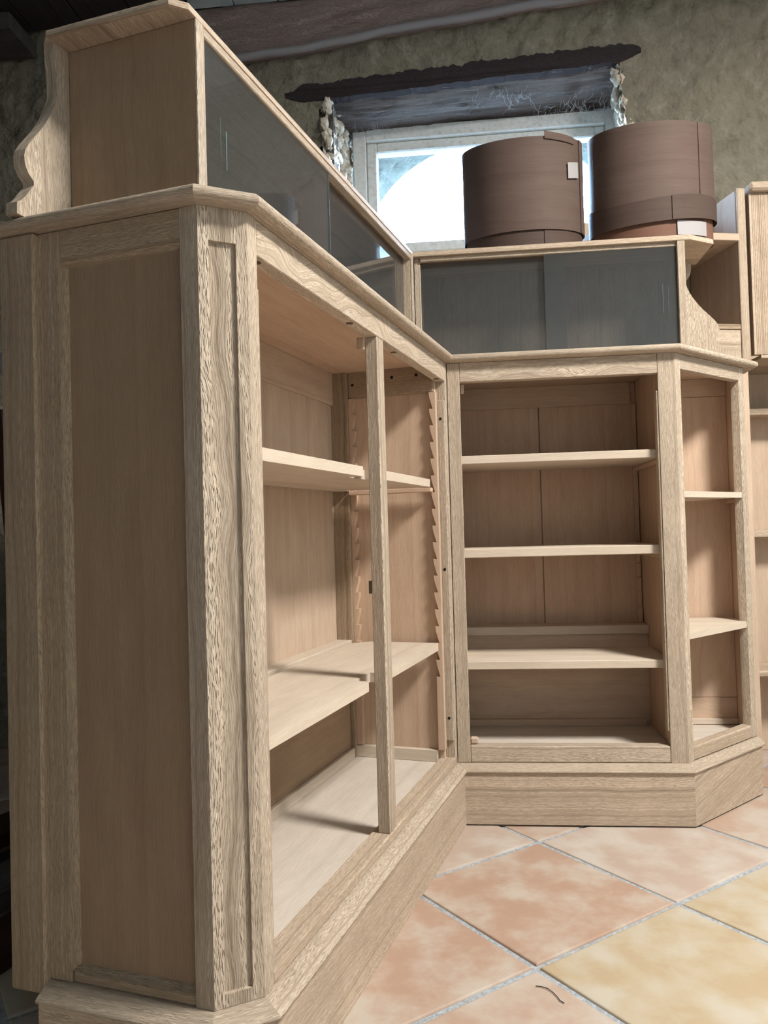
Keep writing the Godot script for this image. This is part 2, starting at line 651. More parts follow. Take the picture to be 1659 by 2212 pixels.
func rough_patch(nu: int, nv: int, at: Callable) -> ArrayMesh:
	var st := begin()
	st.set_smooth_group(0)
	for i in nu:
		for j in nv:
			var a = at.call(i, j)
			var b = at.call(i + 1, j)
			var c = at.call(i + 1, j + 1)
			var d = at.call(i, j + 1)
			if a == null or b == null or c == null or d == null:
				continue
			for p in [a, c, b, a, d, c]:
				st.set_uv(Vector2(p.x / 0.8, (p.y + p.z) / 0.2))
				st.add_vertex(p)
	st.index()
	st.generate_normals()
	return st.commit()

func room() -> void:
	# floor: square clay tiles laid on the diagonal, wide grey joints
	var fl := setting("floor", "terracotta tiles laid diagonally with wide grey joints", "floor")
	board(fl, "grout_bed", M.grout, -2.6, 2.6, -0.12, -0.0035, -2.6, 3.3, 0, 0.0)
	var T := 0.3428
	var ang := 0.8831
	var u := Vector3(cos(ang), 0, sin(ang))
	var v := Vector3(-sin(ang), 0, cos(ang))
	var o := Vector3(0.15115, 0, 0.0834)
	var made := 0
	var basis := Basis(u, Vector3.UP, -v).orthonormalized()
	var variants := []
	for k in 9:
		variants.append(tile_mesh(T - 0.0098, k))
	var picks := {Vector2i(0, 0): 0, Vector2i(0, -1): 1, Vector2i(1, -1): 2, Vector2i(1, 0): 2, Vector2i(0, 1): 0, Vector2i(1, 1): 3, Vector2i(-1, 0): 1}
	for i in range(-9, 12):
		for j in range(-9, 12):
			var c := o + u * T * (i + 0.5) + v * T * (j + 0.5)
			if c.x < -2.2 or c.x > 2.3 or c.z < -0.75 or c.z > 3.0:
				continue
			var kind: int = picks.get(Vector2i(i, j), rng.randi() % 4)
			var tilt := Basis(u, rng.randf_range(-0.003, 0.003)) * Basis(v, rng.randf_range(-0.003, 0.003))
			put(fl, "tile", variants[rng.randi() % 9], M.tiles[kind], c + Vector3(0, rng.randf_range(-0.0008, 0.0004), 0), tilt * basis)
			made += 1
	# back wall, rough lime plaster with the window niche left open and the lintel showing
	var n := FastNoiseLite.new()
	n.seed = 5
	n.frequency = 4.0
	n.fractal_octaves = 5
	var wb := setting("wall_back", "rough earth-coloured plaster wall around the small window", "wall")
	var step := 0.0165
	var x0 := -2.15
	var at := func(i: int, j: int):
		var x: float = x0 + i * step
		var y: float = j * step
		var edge: float = 0.018 * n.get_noise_2d(x * 6.0, y * 6.0 + 40.0)
		var hole := x > -0.378 + edge and x < 0.512 + edge + (y - 2.05) * -0.1 and y > 1.42 and y < 2.050 + x * 0.044
		if hole:
			return null
		var calm: float = 1.0 - 0.85 * smoothstep(0.09, 0.03, absf(y - 2.068 - x * 0.044)) * smoothstep(0.66, 0.58, absf(x - 0.04))
		var z: float = WZ + (0.016 * n.get_noise_2d(x, y) + 0.010 * n.get_noise_2d(x * 5.0, y * 5.0)) * calm
		return Vector3(x, y, z)
	put(wb, "plaster_face", rough_patch(265, 143, at), M.plaster)
	board(wb, "masonry", M.stone_dark, -2.15, -0.36, 0.0, CEIL + 0.1, WT, WZ - 0.022, 0, 0.0)
	board(wb, "masonry", M.stone_dark, 0.575, 2.3, 0.0, CEIL + 0.1, WT, WZ - 0.022, 0, 0.0)
	board(wb, "masonry", M.stone_dark, -0.36, 0.575, 0.0, 1.45, WT, WZ - 0.022, 0, 0.0)
	board(wb, "masonry", M.stone_dark, -0.36, 0.575, 2.17, CEIL + 0.1, WT, WZ - 0.022, 0, 0.0)
	# crumbling stones at the jambs of the niche
	var sr := RandomNumberGenerator.new()
	sr.seed = 31
	for k in 84:
		var y := 1.60 + 0.44 * sr.randf()
		var z := WZ - 0.005 - 0.20 * pow(sr.randf(), 1.4)
		var r := Vector3(sr.randf_range(0.010, 0.018), sr.randf_range(0.010, 0.022), sr.randf_range(0.012, 0.030))
		put(wb, "stone", stone_mesh(r, 200 + k % 12), M.lime, Vector3(-0.378 + (WZ - z) * 0.16 + sr.randf_range(-0.012, 0.006), y, z), Basis(Vector3(sr.randf(), sr.randf(), sr.randf()).normalized(), sr.randf_range(-0.8, 0.8)))
	for k in 46:
		var y := 1.72 + 0.325 * sr.randf()
		var r := Vector3(sr.randf_range(0.006, 0.013), sr.randf_range(0.008, 0.020), sr.randf_range(0.010, 0.022))
		put(wb, "stone", stone_mesh(r, 260 + k % 9), M.lime, Vector3(0.530 - (y - 1.95) * 0.13 + sr.randf_range(-0.010, 0.012), y, WZ - 0.004 - 0.06 * sr.randf()), Basis(Vector3(sr.randf(), sr.randf(), sr.randf()).normalized(), sr.randf_range(-0.9, 0.9)))
	var jl := func(i: int, j: int):
		var y: float = 1.44 + j * 0.014
		var z: float = WZ - 0.002 - i * 0.013
		return Vector3(-0.388 + (WZ - z) * 0.20 + 0.020 * n.get_noise_2d(y * 5.0, z * 5.0) + 0.010 * n.get_noise_2d(y * 16.0, z * 16.0), y, z)
	put(wb, "jamb", rough_patch(21, 44, jl), M.lime)
	var jr := func(i: int, j: int):
		var y: float = 1.44 + j * 0.014
		var z: float = WT + i * 0.0137
		return Vector3(0.530 - (y - 1.95) * 0.10 + (WZ - z) * 0.10 + 0.016 * n.get_noise_2d(y * 6.0, z * 6.0 + 20.0), y, z)
	put(wb, "jamb", rough_patch(21, 44, jr), M.lime)
	# other walls, ceiling
	var wl := setting("wall_left", "dark rough stone wall of the cellar", "wall")
	var atl := func(i: int, j: int):
		var z: float = 3.1 - i * 0.03
		var y: float = j * 0.03
		return Vector3(-1.95 + 0.04 * n.get_noise_2d(z * 0.8, y * 0.8) + 0.012 * n.get_noise_2d(z * 4.0, y * 4.0), y, z)
	put(wl, "stone_face", rough_patch(125, 80, atl), M.stone_dark)
	board(wl, "masonry", M.stone_dark, -2.3, -2.0, 0.0, CEIL + 0.1, WT, 3.2, 0, 0.0)
	var wr := setting("wall_right", "plastered side wall of the cellar", "wall")
	board(wr, "masonry", M.daylit_whitewash, 2.2, 2.4, 0.0, CEIL + 0.1, WT, 3.2, 0, 0.0)
	var wf := setting("wall_front", "plastered wall behind the viewer", "wall")
	board(wf, "masonry", M.daylit_whitewash, -2.3, 2.4, 0.0, CEIL + 0.1, 3.0, 3.2, 0, 0.0)
	var ce := setting("ceiling", "pale boarded ceiling over dark beams", "ceiling")
	board(ce, "slab", M.daylit_whitewash, -2.3, 2.4, CEIL + 0.02, CEIL + 0.15, WT, 3.2, 0, 0.0)
	for k in 22:
		var xa := -0.80 + k * 0.142
		board(ce, "plank", M.daylit_whitewash, xa, xa + 0.139, CEIL, CEIL + 0.018, WZ + 0.02, 3.0, 2, 0.003)
	for k in 7:
		var xa := -2.02 + k * 0.174
		board(ce, "plank", M.old_dark, xa, xa + 0.170, CEIL - 0.02, CEIL + 0.018, WZ + 0.02, 3.0, 2, 0.003)

func tile_mesh(s: float, k: int) -> ArrayMesh:
	var st := begin()
	var r := RandomNumberGenerator.new()
	r.seed = 600 + k
	var off := Vector2(r.randf(), r.randf())
	var h := s / 2
	var q := []
	var jit := []
	for i in 4:
		jit.append(Vector2(r.randf_range(-0.0012, 0.0012), r.randf_range(-0.0012, 0.0012)))
	var rings := []
	for lv in [[0.0, -0.012], [0.0, -0.0030], [0.0008, -0.0011], [0.0028, -0.0002], [0.0060, 0.0]]:
		var ring := []
		for i in 4:
			var c := Vector2([-1, 1, 1, -1][i], [-1, -1, 1, 1][i])
			var p: Vector2 = c * (h - float(lv[0])) + jit[i]
			ring.append(Vector3(p.x, lv[1], p.y))
		rings.append(ring)
	for j in rings.size() - 1:
		for i in 4:
			var a: Vector3 = rings[j][i]
			var b: Vector3 = rings[j][(i + 1) % 4]
			var c: Vector3 = rings[j + 1][(i + 1) % 4]
			var d: Vector3 = rings[j + 1][i]
			var nn := (b - a).cross(d - a).normalized()
			if nn.dot((a + b) * Vector3(1, 0, 1) + Vector3(0, 0.01, 0)) < 0.0:
				nn = -nn
			for t in [[a, b, c], [a, c, d]]:
				tri(st, t[0], t[1], t[2], nn, Vector2(t[0].x, t[0].z) / 0.9 + off, Vector2(t[1].x, t[1].z) / 0.9 + off, Vector2(t[2].x, t[2].z) / 0.9 + off)
	var L: Array = rings[rings.size() - 1]
	for t in [[L[0], L[1], L[2]], [L[0], L[2], L[3]]]:
		tri(st, t[0], t[1], t[2], Vector3.UP, Vector2(t[0].x, t[0].z) / 0.9 + off, Vector2(t[1].x, t[1].z) / 0.9 + off, Vector2(t[2].x, t[2].z) / 0.9 + off)
	return done(st)

func window_and_lintel() -> void:
	# split oak lintel: its lower edge shows dark in the plaster, its underside is weathered and splintered
	var n := FastNoiseLite.new()
	n.seed = 17
	n.frequency = 1.0
	n.fractal_octaves = 4
	var li := setting("trim_1", "dark old timber lintel with splintered underside above the window", "lintel")
	var under := func(i: int, j: int):
		var x: float = -0.51 + i * 0.011
		var d: float = j * 0.007
		var y: float = 2.046 + x * 0.044 - 0.012 * d / 0.28
		y += 0.010 * n.get_noise_2d(x * 3.0, d * 60.0) + 0.006 * n.get_noise_2d(x * 7.0, d * 170.0)
		return Vector3(x, y, WZ - 0.004 - d)
	put(li, "underside", rough_patch(101, 39, under), M.old_wood)
	var lo := []
	var hi := []
	for i in 131:
		var x := -0.505 + i * 0.0084
		var fade := minf(1.0, minf(i, 130 - i) / 7.0)
		var rag := n.get_noise_2d(x * 55.0, 3.0)
		lo.append(Vector2(x, 2.041 + x * 0.044 + 0.004 * n.get_noise_2d(x * 14.0, 3.0) + 0.003 * rag + 0.020 * (1.0 - fade)))
		hi.append(Vector2(x, 2.095 + x * 0.044 + 0.009 * n.get_noise_2d(x * 16.0, 8.0) + 0.006 * n.get_noise_2d(x * 60.0, 21.0) - 0.022 * (1.0 - fade)))
	hi.reverse()
	extrude(li, "front_face", M.old_dark, PackedVector2Array(lo + hi), 0, 1, WZ - 0.03, WZ + 0.0045, 0)
	board(li, "core", M.old_dark, -0.515, 0.605, 2.075, 2.17, WT, WZ - 0.02, 0, 0.0)
	# rough wall plate beam under the ceiling
	var wp := setting("trim_2", "rough dark wall beam under the ceiling with a pale waney edge", "beam")
	var loops := []
	for i in 56:
		var x: float = -1.0 + i * 0.05
		var lowy: float = 2.212 + x * 0.088 + 0.010 * n.get_noise_2d(x * 2.0, 3.0)
		var topy := maxf(CEIL - 0.001, lowy + 0.02)
		var L := []
		for k in 14:
			var f := k / 13.0
			var y := lerpf(topy, lowy + 0.03, f)
			L.append(Vector3(x, y, WZ + 0.022 + 0.010 * n.get_noise_2d(x * 3.0, y * 40.0)))
		for k in 7:
			var a := PI * k / 6.0
			L.append(Vector3(x, lowy + 0.014 - 0.014 * sin(a) + 0.004 * n.get_noise_2d(x * 6.0, k), WZ + 0.014 + 0.022 * cos(a)))
		L.append(Vector3(x, lowy + 0.03, WZ - 0.01))
		L.append(Vector3(x, topy, WZ - 0.01))
		L.reverse()
		loops.append(L)
	var bm := wood_uv_loft(loops)
	put(wp, "beam", bm, M.beam)
	var wane := []
	for i in 40:
		var x := -0.72 + i * 0.034
		wane.append(Vector3(x, 2.216 + x * 0.088 + 0.010 * n.get_noise_2d(x * 2.0, 3.0) + 0.004 * n.get_noise_2d(x * 9.0, 1.0), WZ + 0.034))
	put(wp, "waney_edge", tube(wane, 0.0125, 8), M.waney)
	# window
	var wi := setting("window_1", "small white painted window with dirty frame", "window")
	var zf := WT + 0.005
	var bx := [-0.325, 0.562, 1.56, 2.035]
	var tl := 0.022
	board(wi, "frame_side", M.frame, bx[0], bx[0] + 0.045, bx[2], bx[3], zf, zf + 0.06, 1, 0.003)
	board(wi, "frame_side", M.frame, bx[1] - 0.045, bx[1], bx[2], bx[3], zf, zf + 0.06, 1, 0.003)
	board(wi, "frame_head", M.frame, bx[0] + 0.045, bx[1] - 0.045, bx[3] - 0.045, bx[3], zf, zf + 0.06, 0, 0.003)
	board(wi, "frame_sill", M.frame, bx[0] + 0.045, bx[1] - 0.045, bx[2], bx[2] + 0.045, zf, zf + 0.06, 0, 0.003)
	var s := [bx[0] + 0.046, bx[1] - 0.046, bx[2] + 0.046, bx[3] - 0.046]
	var sash := board(wi, "sash", M.frame, s[0], s[0] + 0.035, s[2], s[3], zf + 0.005, zf + 0.048, 1, 0.004)
	board(wi, "sash", M.frame, s[1] - 0.035, s[1], s[2], s[3], zf + 0.005, zf + 0.048, 1, 0.004)
	board(wi, "sash", M.frame, s[0] + 0.035, s[1] - 0.035, s[3] - 0.035, s[3], zf + 0.005, zf + 0.048, 0, 0.004)
	board(wi, "sash", M.frame, s[0] + 0.035, s[1] - 0.035, s[2], s[2] + 0.035, zf + 0.005, zf + 0.048, 0, 0.004)
	board(wi, "pane", M.pane, s[0] + 0.03, s[1] - 0.03, s[2] + 0.03, s[3] - 0.03, zf + 0.02, zf + 0.024, 0, 0.0)
	# outer wall with its low arched opening
	var oa := setting("wall_outer", "pale outer wall with arched opening beyond the window", "wall")
	var poly := PackedVector2Array()
	poly.append(Vector2(-0.9, 1.2))
	poly.append(Vector2(-0.9, 2.7))
	poly.append(Vector2(1.2, 2.7))
	poly.append(Vector2(1.2, 1.2))
	poly.append(Vector2(0.62, 1.2))
	var cx := 0.155
	for k in 25:
		var a := PI * k / 24.0
		poly.append(Vector2(cx + 0.465 * cos(a), 1.70 + 0.375 * sin(a)))
	poly.append(Vector2(-0.31, 1.2))
	extrude(oa, "arched_wall", M.outer, poly, 0, 1, WT - 0.30, WT - 0.16, 0)
	board(oa, "reveal", M.outer, -0.9, 1.2, 2.3, 2.5, WT - 0.16, WT, 0, 0.0)
	board(oa, "reveal", M.outer, -0.9, -0.42, 1.2, 2.3, WT - 0.16, WT, 0, 0.0)
	board(oa, "reveal", M.outer, 0.66, 1.2, 1.2, 2.3, WT - 0.16, WT, 0, 0.0)
	board(oa, "reveal", M.outer, -0.42, 0.66, 1.2, 1.5, WT - 0.30, WT, 0, 0.0)
	# cobwebs on the lintel and the window frame
	var wr := RandomNumberGenerator.new()
	wr.seed = 8
	var st := begin()
	for c in [Vector3(0.36, 2.03, -0.80), Vector3(0.17, 2.05, -0.70), Vector3(0.47, 2.04, -0.78), Vector3(0.30, 2.03, -0.86), Vector3(-0.28, 2.02, -0.80)]:
		for k in 26:
			var p: Vector3 = c + Vector3(wr.randf_range(-0.09, 0.09), wr.randf_range(0.0, 0.014), wr.randf_range(-0.05, 0.05))
			var q := p + Vector3(wr.randf_range(-0.05, 0.05), wr.randf_range(-0.060, -0.004), wr.randf_range(-0.05, 0.03))
			var sag := wr.randf_range(0.004, 0.022)
			var ph := wr.randf() * TAU
			var pts := []
			for i in 12:
				var f := i / 11.0
				pts.append(p.lerp(q, f) + Vector3(0.005 * sin(ph + 7.0 * f), -sag * sin(PI * f) + 0.002 * sin(ph + 13.0 * f), 0.004 * sin(5.0 * f + ph)))
			st.append_from(tube(pts, wr.randf_range(0.00018, 0.00050), 3), 0, Transform3D.IDENTITY)
	var cw := put(self, "cobweb", st.commit(), M.web)
	cw.set_meta("label", "tangled grey cobwebs hanging from lintel over the window")
	cw.set_meta("category", "cobweb")
	cw.set_meta("kind", "stuff")

func wood_uv_loft(loops: Array) -> ArrayMesh:
	var st := begin()
	st.set_smooth_group(0)
	var n: int = loops[0].size()
	for j in loops.size() - 1:
		var run := 0.0
		for i in n:
			var a: Vector3 = loops[j][i]
			var b: Vector3 = loops[j][(i + 1) % n]
			var c: Vector3 = loops[j + 1][(i + 1) % n]
			var d: Vector3 = loops[j + 1][i]
			var w := a.distance_to(b)
			var U := {a: Vector2(a.x / 0.8, run / 0.2), b: Vector2(b.x / 0.8, (run + w) / 0.2), c: Vector2(c.x / 0.8, (run + w) / 0.2), d: Vector2(d.x / 0.8, run / 0.2)}
			run += w
			for p in [a, b, c, a, c, d]:
				st.set_uv(U[p])
				st.add_vertex(p)
	st.generate_normals()
	return st.commit()

# =====================================================================
# the long wing (turned by PHI): x is outward from its front, z runs along the front towards its free end
# =====================================================================
const CORNICE := [[-0.02, 1.0492], [0.012, 1.0494], [0.0175, 1.0506], [0.0212, 1.0540], [0.0225, 1.0580], [0.0212, 1.0620], [0.0175, 1.0650], [0.012, 1.0664], [-0.02, 1.0668]]
const BASE_MOULD := [[-0.02, 0.1182], [0.021, 0.1182], [0.0248, 0.1195], [0.0256, 0.1215], [0.0245, 0.1235], [0.0205, 0.1262], [0.016, 0.1275], [0.0125, 0.1300], [0.0075, 0.1335], [0.0, 0.1347], [-0.02, 0.1347]]

func ring_boards(parent: Node3D, called: String, mat: Material, pts: PackedVector2Array, push: Array, out: float, thick: float, edges: Array, y0: float, y1: float, grains: Array) -> void:
	var a := offset_outline(pts, push, out)
	var b := offset_outline(pts, push, out - thick)
	var n := pts.size()
	for k in edges.size():
		var i: int = edges[k]
		var j := (i + 1) % n
		extrude(parent, called, mat, PackedVector2Array([a[i], a[j], b[j], b[i]]), 0, 2, y0, y1, grains[k])

func saw_rack(parent: Node3D, e_back: float, e_tip: float, ys: float, count: int, pitch: float, y_low: float, a: int, t0: float, t1: float) -> void:
	# a notched upright: flat ledges face up, sloping undersides
	var poly := PackedVector2Array()
	poly.append(Vector2(e_back, ys))
	var e_root := lerpf(e_back, e_tip, 0.42)
	var y := ys
	for k in count:
		poly.append(Vector2(e_tip, y))
		poly.append(Vector2(lerpf(e_root, e_tip, 0.85), y - pitch * 0.30))
		poly.append(Vector2(e_root, y - pitch))
		y -= pitch
	poly.append(Vector2(e_tip, y))
	poly.append(Vector2(e_tip, y_low))
	poly.append(Vector2(e_back, y_low))
	extrude(parent, "shelf_rack", M.veneer_pink, poly, a, 1, t0, t1, 1)

func cabinet_long() -> void:
	var t := thing("shop_cabinet", "long bare oak cabinet with open front, panelled side and loose centre upright", "cabinet", Vector3.ZERO, PHI)
	var out := V2([[-0.02, 0.02], [-0.02, 0.918], [-0.0612, 0.9592], [-0.29, 0.9592], [-0.29, 0.02]])
	var push := [1.0, 1.0, 1.0, 0.0, 0.0]
	# plinth
	var pl := V2([[-0.02, 0.0], [-0.02, 0.918], [-0.0612, 0.9592], [-0.29, 0.9592], [-0.29, 0.0]])
	ring_boards(t, "plinth_board", M.oak_smooth, pl, push, 0.02, 0.018, [0, 1, 2], 0.0, 0.118, [2, 0, 0])
	var bm := V2([[-0.02, -0.0157], [-0.02, 0.918], [-0.0612, 0.9592], [-0.29, 0.9592], [-0.29, -0.2297]])
	moulded(t, "base_moulding", M.oak, bm, [1.0, 1.0, 1.0, 0.0, 0.0], BASE_MOULD, 2)
	# panelled end: frame, sunk panel, beads
	board(t, "stile", M.oak_brown, -0.29, -0.257, 0.1352, 1.049, 0.938, 0.9592, 1)
	var fb := board(t, "back_stile", M.oak_brown, -0.343, -0.2888, 0.119, 1.049, 0.950, 0.9680, 1, 0.003)
	fb.set_meta("label", "wide proud upright at the rear of the side")
	board(t, "rail", M.oak_brown, -0.2568, -0.0852, 1.0085, 1.049, 0.938, 0.9590, 0)
	board(t, "rail", M.oak_brown, -0.2568, -0.0852, 0.1352, 0.1500, 0.938, 0.9590, 0, 0.003)
	board(t, "panel", M.panel_brown, -0.264, -0.078, 0.142, 1.014, 0.938, 0.9500, 1, 0.0)
	for b in [[V2([[-0.2575, 0.9590], [-0.2505, 0.9500], [-0.2575, 0.9500]]), 0.1500, 1.0085]]:
		extrude(t, "bead", M.oak_brown, b[0], 0, 2, b[1], b[2], 1)
	extrude(t, "bead", M.oak_brown, V2([[1.0088, 0.9590], [1.0028, 0.9500], [1.0088, 0.9500]]), 1, 2, -0.2575, -0.0852, 0)
	extrude(t, "bead", M.oak_brown, V2([[0.1497, 0.9590], [0.1555, 0.9500], [0.1497, 0.9500]]), 1, 2, -0.2575, -0.0852, 0)
	# canted corner post with a sunk panel
	var st := begin()
	var A := Vector3(-0.02, 0, 0.895)
	var B := Vector3(-0.02, 0, 0.918)
	var C := Vector3(-0.0612, 0, 0.9592)
	var D := Vector3(-0.085, 0, 0.9592)
	var E := Vector3(-0.085, 0, 0.93)
	var F := Vector3(-0.05, 0, 0.895)
	var y0 := Vector3(0, 0.1352, 0)
	var y1 := Vector3(0, 1.049, 0)
	var off := Vector2(0.3, 0.6)
	quad3(st, A + y0, B + y0, B + y1, A + y1, Vector3(1, 0, 0), 1, off)
	quad3(st, C + y0, D + y0, D + y1, C + y1, Vector3(0, 0, 1), 1, off)
	quad3(st, D + y0, E + y0, E + y1, D + y1, Vector3(-1, 0, 0), 1, off)
	quad3(st, E + y0, F + y0, F + y1, E + y1, Vector3(-1, 0, -1), 1, off)
	quad3(st, F + y0, A + y0, A + y1, F + y1, Vector3(0, 0, -1), 1, off)
	add_sunk(st, B + y0, C - B, y1 - y0, Vector3(1, 0, 1).normalized(), 0.235, 0.79, 0.016, 0.957, 0.0042, 0.0010, 1)
	put(t, "corner_post", done(st), M.oak)
	board(t, "edge_strip", M.oak, -0.040, -0.0205, 0.158, 0.965, 0.8905, 0.8950, 1, 0.001)
	# front: top rail, sill, inner stile
	board(t, "front_rail", M.oak_flame, -0.042, -0.02, 1.005, 1.049, 0.0, 0.8948, 2)
	board(t, "front_sill", M.oak_smooth, -0.056, -0.02, 0.1352, 0.1505, -0.012, 0.8948, 2, 0.002)
	board(t, "front_stile", M.oak, -0.042, -0.02, 0.1352, 1.049, -0.0160, -0.0005, 1)
	var hs := board(t, "hinge_strip", M.oak, -0.0405, -0.0215, 0.190, 0.962, 0.0, 0.007, 1)
	for y in [0.9189, 0.5762, 0.2406]:
		disc(hs, "screw_hole", M.hole, Vector3(-0.031, y, 0.0072), Vector3(0, 0, 1), 0.0032)
	# inside
	board(t, "bottom_board", M.floorboard, -0.290, -0.054, 0.1352, 0.1440, -0.002, 0.936, 2)
	board(t, "top_board", M.veneer_pink, -0.29, -0.0425, 1.041, 1.0488, -0.002, 0.936, 2)
	for p in [[-0.0324, 0.8733], [-0.032, 0.5602], [-0.0334, 0.3308], [-0.0300, 0.0387]]:
		disc(t, "wooden_plug", M.plug, Vector3(p[0], 1.0048, p[1]), Vector3.UP, 0.0062)
	board(t, "back_board", M.veneer, -0.298, -0.290, 0.1352, 1.0488, 0.4705, 0.938, 1)
	board(t, "back_board", M.veneer, -0.298, -0.290, 0.1352, 1.0488, -0.002, 0.4695, 1)
	board(t, "back_rail", M.veneer, -0.290, -0.284, 0.966, 1.041, 0.0315, 0.936, 2)
	board(t, "lower_back_board", M.panel_brown, -0.268, -0.262, 0.1440, 0.3955, 0.012, 0.936, 2)
	board(t, "middle_back_rail", M.shelf, -0.290, -0.252, 0.3955, 0.4160, 0.0315, 0.936, 2)
	board(t, "bottom_strip", M.shelf, -0.262, -0.252, 0.1440, 0.1660, 0.0225, 0.936, 2)
	# inner end
	board(t, "end_board", M.veneer_pink, -0.290, -0.042, 0.1352, 1.041, -0.002, 0.010, 1)
	board(t, "corner_board", M.oak_brown, -0.290, -0.2495, 0.1440, 1.041, 0.010, 0.031, 1)
	var er := board(t, "end_rail", M.oak_brown, -0.249, -0.0430, 0.980, 1.041, 0.010, 0.022, 0)
	for p in [[-0.238, 1.0113], [-0.14, 1.021], [-0.0813, 1.0211]]:
		disc(er, "screw_hole", M.hole, Vector3(p[0], p[1], 0.0222), Vector3(0, 0, 1), 0.0034)
	board(t, "end_strip", M.shelf, -0.2518, -0.056, 0.1440, 0.1710, 0.010, 0.0225, 0)
	saw_rack(t, -0.249, -0.2345, 0.979, 17, 0.0378, 0.173, 0, 0.010, 0.024)
	saw_rack(t, -0.0375, -0.0525, 0.979, 17, 0.0378, 0.173, 0, 0.0105, 0.0245)
	# shelves, notched round the upright
	for s in [[0.7620, 0.7790, -0.280, 0.060], [0.3960, 0.4130, -0.238, 0.030]]:
		var poly := V2([[-0.045, s[3]], [-0.045, 0.402], [-0.072, 0.402], [-0.072, 0.481], [-0.045, 0.481], [-0.045, 0.889], [s[2], 0.889], [s[2], s[3] + 0.03], [s[2] + 0.03, s[3]]])
		if s[0] > 0.5:
			poly = V2([[-0.045, s[3]], [-0.045, 0.402], [-0.072, 0.402], [-0.072, 0.481], [-0.045, 0.481], [-0.045, 0.889], [-0.2835, 0.889], [-0.2835, 0.032], [-0.247, 0.032], [-0.247, s[3]]])
		extrude(t, "shelf", M.shelf, poly, 0, 2, s[0], s[1], 2)
	board(t, "shelf_cleat", M.veneer_pink, -0.246, -0.048, 0.7520, 0.7615, 0.026, 0.044, 0)
	# loose centre upright
	var dv := board(t, "centre_upright", M.oak, -0.0425, -0.0205, 0.1508, 1.0048, 0.4275, 0.4610, 1)
	dv.set_meta("label", "narrow rough oak upright in the middle of the opening")
	board(t, "stop_block", M.veneer, -0.056, -0.0430, 0.983, 1.0046, 0.4615, 0.4680, 1)
	board(t, "latch_plate", M.metal, -0.0485, -0.0430, 0.560, 0.582, 0.4480, 0.4600, 1, 0.0008)
	# moulded top
	var topo := V2([[-0.02, -0.0157], [-0.02, 0.918], [-0.0612, 0.9592], [-0.345, 0.9592], [-0.345, -0.2722]])
	moulded(t, "moulded_top", M.oak, topo, [1.0, 1.0, 1.0, 0.0, 0.0], CORNICE, 2)

